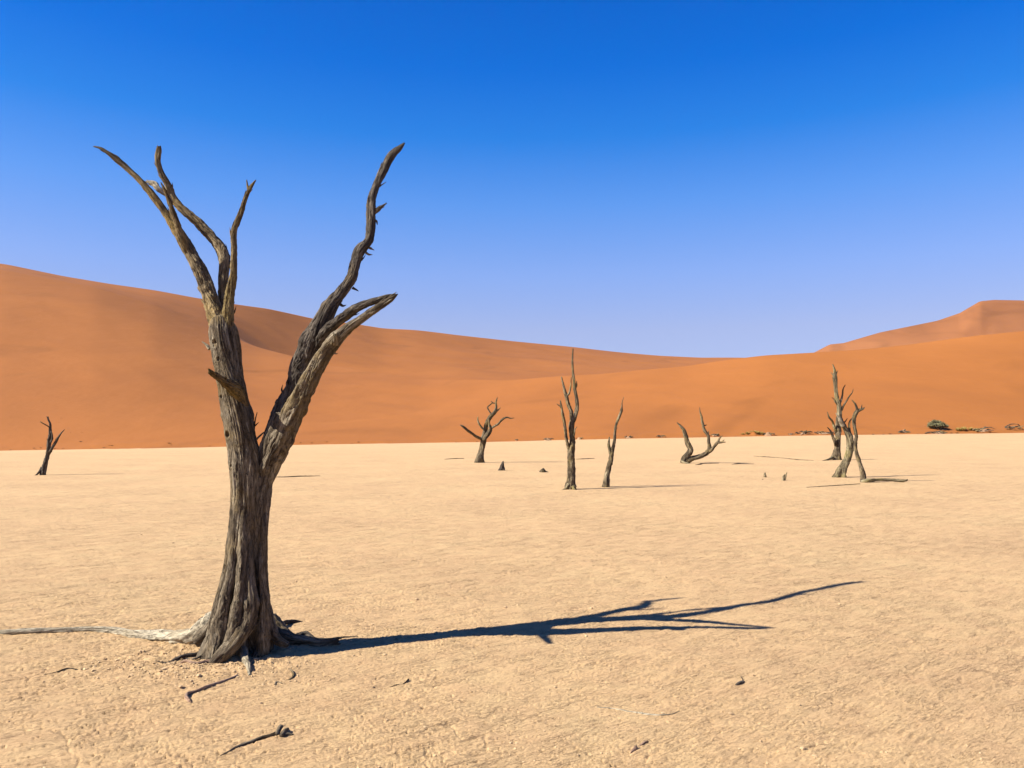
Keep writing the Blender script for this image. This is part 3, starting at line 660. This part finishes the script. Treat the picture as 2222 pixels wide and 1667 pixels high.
tree('dead tree sprawling low in a wide V, its right limb creeping out then rising', None, (1487, 1005), [
    ('trunk', [(1482, 1004, 11), (1484, 998, 13), (1489, 990, 13), (1496.8, 981, 12.5), (1498, 975, 11.5), (1491, 960, 10.5), (1487.6, 946, 9.4), (1484, 934, 8), (1477, 924.6, 5), (1469, 917, 1.6)], None, 1),
    ('branch', [(1485, 1001, 12), (1491, 1000, 14), (1504.5, 995, 11.5), (1523, 989, 10), (1535, 982, 10.5), (1540, 974, 10.5), (1538, 960, 7.4), (1536.5, 946, 6.8), (1528, 932, 6.4), (1524.5, 918, 5.4), (1522, 905, 4.6), (1519, 894, 2.8), (1518, 884, 1)]),
    ('branch', [(1537, 982, 8), (1543, 976, 8, -.1), (1550.6, 967, 6.4, -.2), (1557, 960, 6, -.3), (1561, 952, 3.8, -.4), (1567, 946, 1.6, -.5)]),
    ('branch', [(1556, 961, 5.4, -.3), (1561, 961, 5, -.35), (1567, 960, 4, -.4), (1574.5, 959.6, 1.4, -.5)]),
    ('twig', [(1566, 960, 3, -.4), (1569, 957, 2, -.4), (1572, 954.5, 1, -.4)]),
    ('twig', [(1526, 925, 4), (1529.5, 923.5, 3), (1534, 922, 1)]),
    ('twig', [(1535.5, 944, 4), (1537.5, 939, 2.6), (1536.5, 935, 1)]),
    ('root', [(1478, 1000, 6, -.1), (1484, 1003, 5, -.3), (1492, 1006, 4.5, -.6), (1503, 1009, 2, -1)], M_farpale)])
tree('dead tree farthest back in the right group, squat trunk with raised left limbs', None, (1814, 998), [
    ('trunk', [(1814, 999, 25), (1815.5, 990, 18), (1817, 974, 13.5), (1818.5, 951, 12), (1818, 933, 13), (1816.5, 918, 8), (1815, 905, 3)]),
    ('branch', [(1815, 938, 7), (1811.5, 929, 5.6, -.1), (1806, 915, 4.6, -.2), (1798.5, 905, 3.6, -.4), (1795, 894, 1.2, -.4)], M_farpale),
    ('branch', [(1815, 968, 7), (1810.6, 959, 6.4, -.2), (1806, 943.6, 5.4, -.3), (1801.5, 934, 4, -.4), (1795, 927, 1.2, -.5)]),
    ('root', [(1807, 993, 7, -.2), (1800, 996, 5, -.5), (1791, 999, 3, -.8), (1782, 1001, 1.5, -1.2)], M_farpale)])
tree('bowed yellowish dead tree with a tall speckled spire, front of the right group', None, (1821, 1036), [
    ('trunk', [(1820, 1038, 25), (1823, 1028, 21), (1831, 1010.5, 17), (1841, 987, 15), (1845.5, 965, 14), (1842, 946, 13.5), (1832, 928, 10.6), (1824, 912, 9.5), (1822, 897, 10), (1821.5, 879, 10), (1817, 866, 9.5), (1813, 842, 9.2), (1811.5, 820, 8.8), (1811, 806, 5.5), (1809, 797, 3), (1806.5, 790, 1.4)], M_farpale),
    ('branch', [(1829, 925, 9, -.1), (1822, 912, 8, -.16), (1818, 904, 4, -.18), (1814, 897, 1.4, -.2)], M_pale),
    ('branch', [(1846, 950, 7), (1844, 938, 5.4), (1842, 924, 4.2, .05), (1844.5, 913, 3, .1), (1849, 908, 2, .1)]),
    ('twig', [(1828, 922, 4, .1), (1833, 916, 3, .15), (1839, 908, 1, .2)]),
    ('branch', [(1821, 880, 6), (1824.5, 870, 4.5), (1828, 855, 3.6, .1), (1829.6, 844, 2.8, .1), (1834.6, 835, 1, .1)]),
    ('branch', [(1824, 893, 6), (1828, 885, 4.6), (1835, 873, 3.4, -.1), (1844, 859, 2.8, -.15), (1848.8, 853, 2.2, -.2), (1851.5, 844, 1, -.2)]),
    ('twig', [(1816, 876, 5), (1812.5, 872, 3.8), (1810, 867, 3), (1805, 862.5, 1)]),
    ('twig', [(1810, 822, 4), (1808, 815, 3), (1803, 808, 1)]),
    ('twig', [(1812, 816, 4), (1814.5, 811, 3), (1818, 804, 1)]),
    ('root', [(1830, 1022, 6, .1), (1834, 1029, 4, .1), (1831, 1036, 3, .1)])])
tree('slender grey S-curved dead tree with antler tip and a limb lying flat on the clay', None, (1874, 1047), [
    ('trunk', [(1874, 1048, 13), (1870, 1023, 10.5), (1864, 1000, 8.6), (1858, 978, 7.8), (1857, 960, 7.2), (1858.5, 947, 7.2), (1855, 929, 6.4), (1853, 911, 7.2), (1856.5, 898, 8), (1861, 892, 7.5), (1866, 890, 6), (1873, 887, 3.8), (1876, 884, 1.4)]),
    ('branch', [(1861, 893, 7), (1859.3, 887, 5.6), (1856, 878, 4.6), (1848.6, 868, 1.8)]),
    ('twig', [(1867, 890, 4), (1869.5, 884, 2.6), (1870.5, 878, 1)]),
    ('branch', [(1870, 1045, 9), (1880, 1044, 8.5, -.1), (1895, 1042, 6.6, 0), (1915, 1041, 6, .1), (1931, 1041, 6, .1), (1950, 1043, 6, .05), (1962, 1043.5, 5.4, 0), (1970, 1041.5, 2, 0)], M_farpale)])

# ---- stumps and small pieces in the middle distance
def stump(name, label, pts, mat=M_dark, cat='stump', more=()):
    g = G(pts[0][0], pts[0][1]); t = thing(name, (g[0], g[1], 0), label, cat, 'stumps and wood pieces on the pan')
    p, w = limb(pts, g[1]); p[0] = p[0] - np.array((0, 0, .03))
    Wood().tube(p, w, sides=20, step=.02, seed=int(pts[0][0]) % 70 + 400, groove=.2, lump=.25, lobes=.15).build('stem', mat, t)
    for m_ in more:
        p, w = limb(m_, g[1]); Wood().tube(p, w, sides=14, step=.02, seed=int(m_[0][0]) % 70 + 440, groove=.2, lump=.25).build('side_stem', mat, t)
stump('tree_stump', 'dark pointed stump between the ring-crowned tree and the tallest far tree', [(1089, 1021, 14), (1089.5, 1013, 10.5), (1091, 1006, 6), (1092, 1001, 2)])
stump('tree_stump', 'low brown broken stump lying left of the tallest far tree', [(1178, 1025, 14), (1179, 1021, 11), (1180, 1017, 4)], M_far, more=([(1178, 1022, 7), (1184, 1023.5, 4), (1190, 1025, 1.5)],))
stump('tree_stump', 'single tiny peg-like stump, left one of two pegs right of the sprawling tree', [(1660.5, 1036, 4), (1660, 1031, 5), (1659.5, 1026, 3)], M_farpale)
stump('tree_stump', 'tiny double-pronged stump, right one of two pegs right of the sprawling tree', [(1699, 1043, 4), (1700, 1036, 4.4), (1703, 1030, 3)], M_farpale, more=([(1703, 1043, 3.4), (1705, 1034, 3.6), (1707.5, 1025, 1.5)],))
def ground_piece(name, label, pts, cat, mat=M_dark):
    g = G(pts[0][0], pts[0][1]); p, w = on_ground(pts, .3)
    o = Wood().tube(p, w, sides=12, step=.04, seed=int(pts[0][0]) % 60 + 500, groove=.2, lump=.3).build(name, mat)
    return tag(o, label, cat, 'fallen twigs on the pan')
ground_piece('twig_crack_line', 'thin fallen branch lying in line with the base of the low sprawling tree', [(1509, 1009, 1), (1518, 1008.6, 3), (1524, 1007, 2.4), (1560, 1005.6, 1)], 'branch')
ground_piece('twig_crack_line', 'short dark fallen branch farther right of the low sprawling tree', [(1588, 1008, 1), (1598, 1007.5, 3), (1608, 1007, 2.4), (1636, 1007.2, 1)], 'branch')
ground_piece('twig_crack_line', 'long dark crack line, built as a twig, just right of the foreground trunk at mid distance', [(596, 1036, 1.4), (620, 1036, 2.4), (650, 1034.5, 2.6), (672, 1034, 2), (694, 1033, 1)], 'branch')  # dark sliver of crack and shadow, given the body of a twig
ground_piece('twig_crack_line', 'pale fallen twig left of the ring-crowned tree', [(965, 997, 1), (985, 996, 2), (1007, 995.5, 1.2)], 'branch', M_far)
ground_piece('twig_crack_line', 'dark crack line, built as a twig, between the sprawling tree and the far right tree group', [(1636, 990, 1), (1660, 992, 2), (1690, 994, 1.4), (1730, 998, 2), (1765, 1000, 1)], 'branch', M_far)  # stick mesh standing in for a clay plate edge and its shadow
ground_piece('twig_crack_line', 'fallen twig right of the tallest far tree near the pan middle', [(1250, 997, 1), (1265, 996.6, 2.2), (1290, 995.4, 1)], 'branch', M_far)
ground_piece('twig_crack_line', 'long thin root line running left from the slender grey tree', [(1750, 1058, 1), (1790, 1056, 2), (1830, 1053.5, 2), (1866, 1051, 1.6)], 'root', M_farpale)

# ------------------------------------------------------------------ dune foot: shrubs, tufts, driftwood
DEf = lambda x: float(np.interp(x, xs, De))
def foot(x, off=0.0):
    d = DEf(x) + off; t = (x - CX) / F; return np.array((t * d, d, float(edge_z(x)) + .12 * max(off, 0)))
def leafy(center, rx, ry, rz, n, size, seed, flat=False):
    rg = np.random.RandomState(seed)
    nb = 26
    cl = rg.normal(size=(nb, 3)); cl /= np.linalg.norm(cl, axis=1)[:, None]; cl[:, 2] = np.abs(cl[:, 2]) * .9 - .2
    cl *= rg.uniform(.5, .95, (nb, 1))
    c = cl[rg.randint(0, nb, n)] + rg.normal(size=(n, 3)) * .13
    c = c * np.array((rx, ry, rz)) + center
    a = rg.normal(size=(n, 3)); a /= np.linalg.norm(a, axis=1)[:, None]
    b = rg.normal(size=(n, 3)); b -= a * (a * b).sum(1)[:, None]; b /= np.linalg.norm(b, axis=1)[:, None]
    s = size * rg.uniform(.5, 1.3, (n, 1))
    V = np.stack([c - a * s, c + b * s * .35, c + a * s, c - b * s * .35], 1).reshape(-1, 3)
    return V, np.arange(n * 4).reshape(-1, 4)
g = foot(2033, 2.0); dsc = g[1] / F
sh = thing('acacia_shrub', g, 'rounded green thorn shrub at the foot of the dune, far right', 'shrub')
V, Fq = leafy(g + np.array((0, 0, 15 * dsc)), 20 * dsc, 15 * dsc, 13 * dsc, 4200, .11, 5)
mesh_obj('crown', V, [Fq], M_leaf, sh, smooth=False)
Wd = Wood()
for k in range(16):
    a_ = k * .7; e = g + np.array((math.cos(a_) * 12 * dsc, math.sin(a_) * 9 * dsc, (13 + 5 * (k % 3)) * dsc))
    m_ = g + np.array((math.cos(a_) * 7 * dsc, math.sin(a_) * 5 * dsc, 5 * dsc))
    Wd.tube([g + np.array((math.cos(a_) * 2 * dsc, 0, -.1)), m_, e], [.2, .13, .05], sides=8, step=.15, seed=600 + k)
Wd.build('trunk', M_dark, sh)
def mound_mesh(c, rx, ry, h, seed, mat, parent, name='mound'):
    nr, na = 10, 30
    r = np.linspace(0, 1, nr)[:, None]; a = np.linspace(0, 2 * math.pi, na, endpoint=False)[None, :]
    jag = .75 + .5 * n2(np.cos(a) * 1.6 + seed, np.sin(a) * 1.6, seed)
    X = c[0] + rx * r * np.cos(a) * jag; Y = c[1] + ry * r * np.sin(a) * jag
    Z = c[2] - .25 + (h + .25) * (1 - r ** 1.6) * (.6 + .8 * n2(X * .8 + seed, Y * .8, seed + 1)) * np.ones_like(a)
    return mesh_obj(name, np.stack([X, Y, Z], -1).reshape(-1, 3), [grid_faces(nr, na, True)], mat, parent)
def driftwood(x, wpx, hpx, label, n=14, seed=1, off=1.0, mmat=M_mound, smat=M_dark):
    c = foot(x, off); k = c[1] / F
    t = thing('driftwood_mound', c, label, 'driftwood', 'driftwood mounds along the dune foot')
    mound_mesh(c, wpx * .5 * k, wpx * .3 * k, hpx * .55 * k, seed, mmat, t, 'sand_mound')
    rg = random.Random(seed)
    for i in range(n):
        a_ = rg.uniform(0, math.pi); L = rg.uniform(.18, .5) * wpx * k
        ox = rg.uniform(-.45, .45) * wpx * k; oy = rg.uniform(-.35, .1) * wpx * k
        hh = hpx * k * rg.uniform(.2, .85) * (1 - abs(ox) / (wpx * k * .75))
        d = np.array((math.cos(a_), -abs(math.sin(a_)) * .5, rg.uniform(-.3, .35))) * L / 2
        m_ = c + np.array((ox, oy, hh)); w0 = max(.05, rg.uniform(1.2, 2.4) * k)
        Wood().tube([m_ - d, m_ + np.array((0, 0, L * .12)), m_ + d], [w0, w0 * .9, w0 * .3], sides=7, step=max(.06, L / 10), seed=seed * 9 + i, groove=.1, lump=.3).build(
            'branch', smat if rg.random() < .62 else M_farpale, t)
    return t
driftwood(1960, 26, 9, 'dark driftwood heap on the pan edge left of the green shrub', 12, 11)
driftwood(2033, 46, 7, 'tangled dead wood and sand hump around the base of the green shrub', 16, 12, 0.0)
driftwood(2132, 48, 14, 'pale sand hump with arched dead branches right of the yellow tuft', 20, 13)
driftwood(2200, 60, 17, 'brown debris mound on the pan edge at the right frame border', 22, 14, 2.0)
driftwood(1742, 36, 11, 'dark arching driftwood just left of the far right trees', 16, 15)
driftwood(1785, 40, 9, 'flat pile of grey driftwood behind the squat right-group tree', 16, 16)
driftwood(1666, 26, 9, 'small grey driftwood heap right of the dry yellow grass', 11, 17)
driftwood(1551, 26, 8, 'low driftwood behind the low sprawling tree', 9, 18)
driftwood(1434, 22, 6, 'small dark driftwood heap left of the sprawling tree', 9, 19)
driftwood(1364, 18, 6, 'dark driftwood heap just right of the slim leaning tree', 9, 20)
driftwood(1715, 14, 6, 'little dark clump between two driftwood heaps near the far right trees', 6, 21)
driftwood(1256, 14, 7, 'angular bent branch on the dune foot behind the tallest far tree', 5, 22)
driftwood(1188, 22, 4, 'thin line of debris on the dune foot left of the tallest far tree', 7, 23)
driftwood(1121, 10, 4, 'tiny debris lump on the dune foot right of the ring-crowned tree', 4, 24)
def tuft(x, wpx, hpx, label, seed, n=700, off=1.5):
    c = foot(x, off); k = c[1] / F
    t = thing('grass_tussock', c, label, 'grass tussock', 'dry grass tussocks at the dune foot')
    mound_mesh(c, wpx * .5 * k, wpx * .3 * k, hpx * .45 * k, seed, M_dune, t, 'sand_mound')
    rg = np.random.RandomState(seed)
    nb = 14; hub = np.stack([rg.uniform(-.42, .42, nb) * wpx * k, rg.uniform(-.25, .1, nb) * wpx * k, np.zeros(nb)], -1)
    hub[:, 2] = hpx * k * .35 * (1 - np.abs(hub[:, 0]) / (wpx * k * .6))
    b = c + hub[rg.randint(0, nb, n)]
    ln = hpx * k * rg.uniform(.3, .65, n)
    d = np.stack([rg.normal(size=n) * .55, rg.normal(size=n) * .4, rg.uniform(.4, 1, n)], -1); d /= np.linalg.norm(d, axis=1)[:, None]
    s = np.stack([d[:, 1], -d[:, 0], d[:, 2] * 0], -1); s /= np.linalg.norm(s, axis=1)[:, None] + 1e-6
    wq = .03 + 0 * ln
    V = np.stack([b - s * wq[:, None], b + s * wq[:, None], b + d * ln[:, None]], 1).reshape(-1, 3)
    mesh_obj('blades', V, [np.arange(n * 3).reshape(-1, 3)], M_grass, t, smooth=False)
tuft(2092, 50, 15, 'yellow green grass hummock right of the thorn shrub', 31, 1300)
tuft(1634, 40, 12, 'dry yellow grass hummock at the dune foot behind the sprawling tree', 32, 1100)
tuft(1612, 18, 6, 'small low yellow tussock left edge of the dry grass hummock', 33, 300)
# small dark tufts and clods along the foot and on the slope
rg = random.Random(4)
def face_point(x, y):
    """where the ray through a photo point meets the dune mesh"""
    t = (x - CX) / F; i = int(np.clip(np.searchsorted(xs, x), 1, len(xs) - 1))
    ang = (DZ[:nA, i] - EYE) / DY[:nA, i]; a_ = (HORY - y) / F
    j = int(np.argmin(np.abs(ang - a_) + (np.arange(nA) < 5) * 9)); return np.array((DY[j, i] * t, DY[j, i], DZ[j, i]))
spots = [(78, 971.5, 7), (92, 973.4, 5), (82, 974.6, 3), (27, 975.5, 5), (122, 972.6, 6), (128, 972.6, 3), (140, 972.7, 5), (229, 970, 7), (246, 966.2, 6), (240, 967, 4), (178, 958.5, 7), (200, 973, 3),
         (370, 963, 9), (374, 965, 5), (438, 967, 3), (457, 966.6, 6), (634, 962.5, 4), (654, 962, 5), (678, 961.8, 7), (711, 959.4, 7), (765, 961, 4), (779, 958.6, 6), (122, 888, 3), (134, 906, 4), (129, 917, 3),
         (149, 928.6, 3), (155, 937, 3), (180, 938, 4), (171, 910, 3), (197, 934, 3), (990, 960, 5), (1035, 959, 4), (1068, 957.5, 4), (1290, 953.5, 6), (1330, 953, 5), (1400, 951, 6), (1480, 950, 5), (1595, 947, 4), (1700, 946.5, 5),
         (1868, 943.4, 5), (1893, 943.2, 6), (1915, 943, 5), (1930, 942.3, 8), (1990, 941.8, 7), (2007, 941.6, 6), (2062, 941, 6), (2075, 940.8, 8), (1858, 874, 2)]
tc = bpy.data.meshes.new('scrub_tuft')
proto = None
def where(x, y):
    if x < 150 and y > 950: return 'beside the far-left tree'
    if x < 220 and y <= 950: return 'on the slope above the far-left tree'
    if x < 480: return 'left of the foreground trunk'
    if x < 800: return 'right of the foreground trunk'
    if x < 1150: return 'behind the ring-crowned tree'
    if x < 1500: return 'behind the slim leaning tree'
    if x < 1850: return 'right of the sprawling tree'
    return 'near the green shrub'
spots.sort()
ORD = ['leftmost', 'second from the left', 'third from the left', 'fourth from the left', 'fifth from the left', 'sixth from the left', 'seventh from the left', 'eighth from the left', 'ninth from the left', 'tenth from the left', 'eleventh from the left', 'twelfth from the left']
seen = {}
for i, (x, y, wp) in enumerate(spots):
    c = face_point(x, y); k = c[1] / F
    if proto is None:
        r2 = np.random.RandomState(2); n_ = 70
        b_ = r2.uniform(-.35, .35, (n_, 3)) * np.array((1, .6, 0)); d_ = np.stack([r2.normal(size=n_) * .5, r2.normal(size=n_) * .3, r2.uniform(.1, .5, n_)], -1) * .55
        s_ = np.stack([d_[:, 1], -d_[:, 0], 0 * d_[:, 2]], -1); s_ /= np.linalg.norm(s_, axis=1)[:, None]
        V = np.stack([b_ - s_ * .05, b_ + s_ * .05, b_ + d_], 1).reshape(-1, 3)
        o = proto = mesh_obj('scrub_tuft', V, [np.arange(n_ * 3).reshape(-1, 3)], M_stone, smooth=False)
    else:
        o = proto.copy(); COL.objects.link(o)
    o.location = Vector([float(q) for q in c]); o.rotation_euler = (0, 0, rg.uniform(-.4, .4))
    s_ = wp * k; o.scale = (s_, s_, s_ * rg.uniform(.5, .9))
    wh = where(x, y); k_ = seen.get(wh, 0); seen[wh] = k_ + 1
    tag(o, ORD[k_] + ' of the tiny scrub tufts ' + wh, 'scrub', 'tiny scrub tufts ' + wh)

# ------------------------------------------------------------------ pebbles and crumbs on the clay
def pebble_mesh(seed):
    rg = np.random.RandomState(seed)
    import bmesh
    bm = bmesh.new(); bmesh.ops.create_icosphere(bm, subdivisions=1, radius=1)
    for v in bm.verts: v.co = v.co * rg.uniform(.7, 1.2); v.co.z *= .6
    me = bpy.data.meshes.new('pebble'); bm.to_mesh(me); bm.free(); return me
pm = pebble_mesh(3); pm.materials.append(M_stone)
for x, y, w_, lab in ((567, 1528, 8, 'small round dark pebble below the curled twig'), (1737, 1532, 5, 'left of two small dark pebbles on the open clay at lower right'),
                      (1804, 1526, 5, 'right of two small dark pebbles on the open clay at lower right'), (1655, 1041, 4, 'tiny dark stone below the single peg stump'),
                      (2197, 1659, 9, 'dark pebble at the bottom right corner of the ground'), (252, 1352, 5, 'small dark pebble above the long pale root'), (811, 1493, 7, 'small brown pebble left of the half buried twig')):
    gp = G(x, y); r_ = M(w_, gp[1]) / 2
    o = bpy.data.objects.new('pebble', pm); COL.objects.link(o)
    o.location = (gp[0], gp[1], hz(gp[0], gp[1]) + r_ * .3); o.scale = (r_, r_, r_); o.rotation_euler = (0, 0, x)
    tag(o, lab, 'pebble', 'dark pebbles on the clay')
# uncountable crumbs of clay
rgn = np.random.RandomState(9)
import bmesh
bm = bmesh.new(); bmesh.ops.create_icosphere(bm, subdivisions=1, radius=1)
bv = np.array([v.co for v in bm.verts]); bf = np.array([[v.index for v in f.verts] for f in bm.faces]); bm.free()
nc_ = 4500
u_ = rgn.uniform(0, 1, nc_); rad_ = 3.0 * (14 / 3.0) ** u_; an_ = np.radians(rgn.uniform(-42, 42, nc_))
cx_ = rad_ * np.sin(an_); cy_ = rad_ * np.cos(an_)
nt = 1500
cx_[:nt] = TX - .15 + rgn.normal(size=nt) * .38; cy_[:nt] = TREE_Y - .2 + rgn.normal(size=nt) * .24
keep = fbm2(cx_ * 1.7, cy_ * 1.7, 3, 400) > .46; keep[:nt] = True
cx_ = cx_[keep]; cy_ = cy_[keep]; m_ = len(cx_)
sz = rgn.uniform(.0022, .0065, m_) * (1 + (rgn.uniform(0, 1, m_) > .96) * 1.2)
cz_ = pan_height(cx_, cy_) + sz * .25
sc3 = rgn.uniform(.6, 1.3, (m_, 1, 3)) * np.array((1.2, 1.2, .7)) * (1 + .25 * rgn.normal(size=(m_, len(bv), 1)))
V = (bv[None] * sc3) * sz[:, None, None] + np.stack([cx_, cy_, cz_], -1)[:, None, :]
Fc = (bf[None] + (np.arange(m_) * len(bv))[:, None, None]).reshape(-1, 3)
tag(mesh_obj('clay_crumbs', V.reshape(-1, 3), [Fc], M_clod, smooth=False), 'loose crumbs of dry clay scattered over the pan', 'clay crumbs', kind='stuff')

# ------------------------------------------------------------------ haze
HAZE = 0.00003
if HAZE:
    m = bpy.data.materials.new('haze_air'); m.use_nodes = True; t = m.node_tree; t.nodes.clear()
    out = t.nodes.new('ShaderNodeOutputMaterial'); pv = t.nodes.new('ShaderNodeVolumePrincipled')
    pv.inputs['Color'].default_value = (0.80, 0.84, 0.95, 1); pv.inputs['Density'].default_value = HAZE
    pv.inputs['Anisotropy'].default_value = 0.2
    t.links.new(pv.outputs[0], out.inputs['Volume'])
    a, b, c, d, z0, z1 = -2500, 2500, -120, 2500, -3.6, 196
    hv = [(a, c, z0), (b, c, z0), (b, d, z0), (a, d, z0), (a, c, z1), (b, c, z1), (b, d, z1), (a, d, z1)]
    hzo = mesh_obj('haze', hv, [[(0, 3, 2, 1), (4, 5, 6, 7), (0, 1, 5, 4), (1, 2, 6, 5), (2, 3, 7, 6), (3, 0, 4, 7)]], m, smooth=False)
    tag(hzo, kind='stuff')
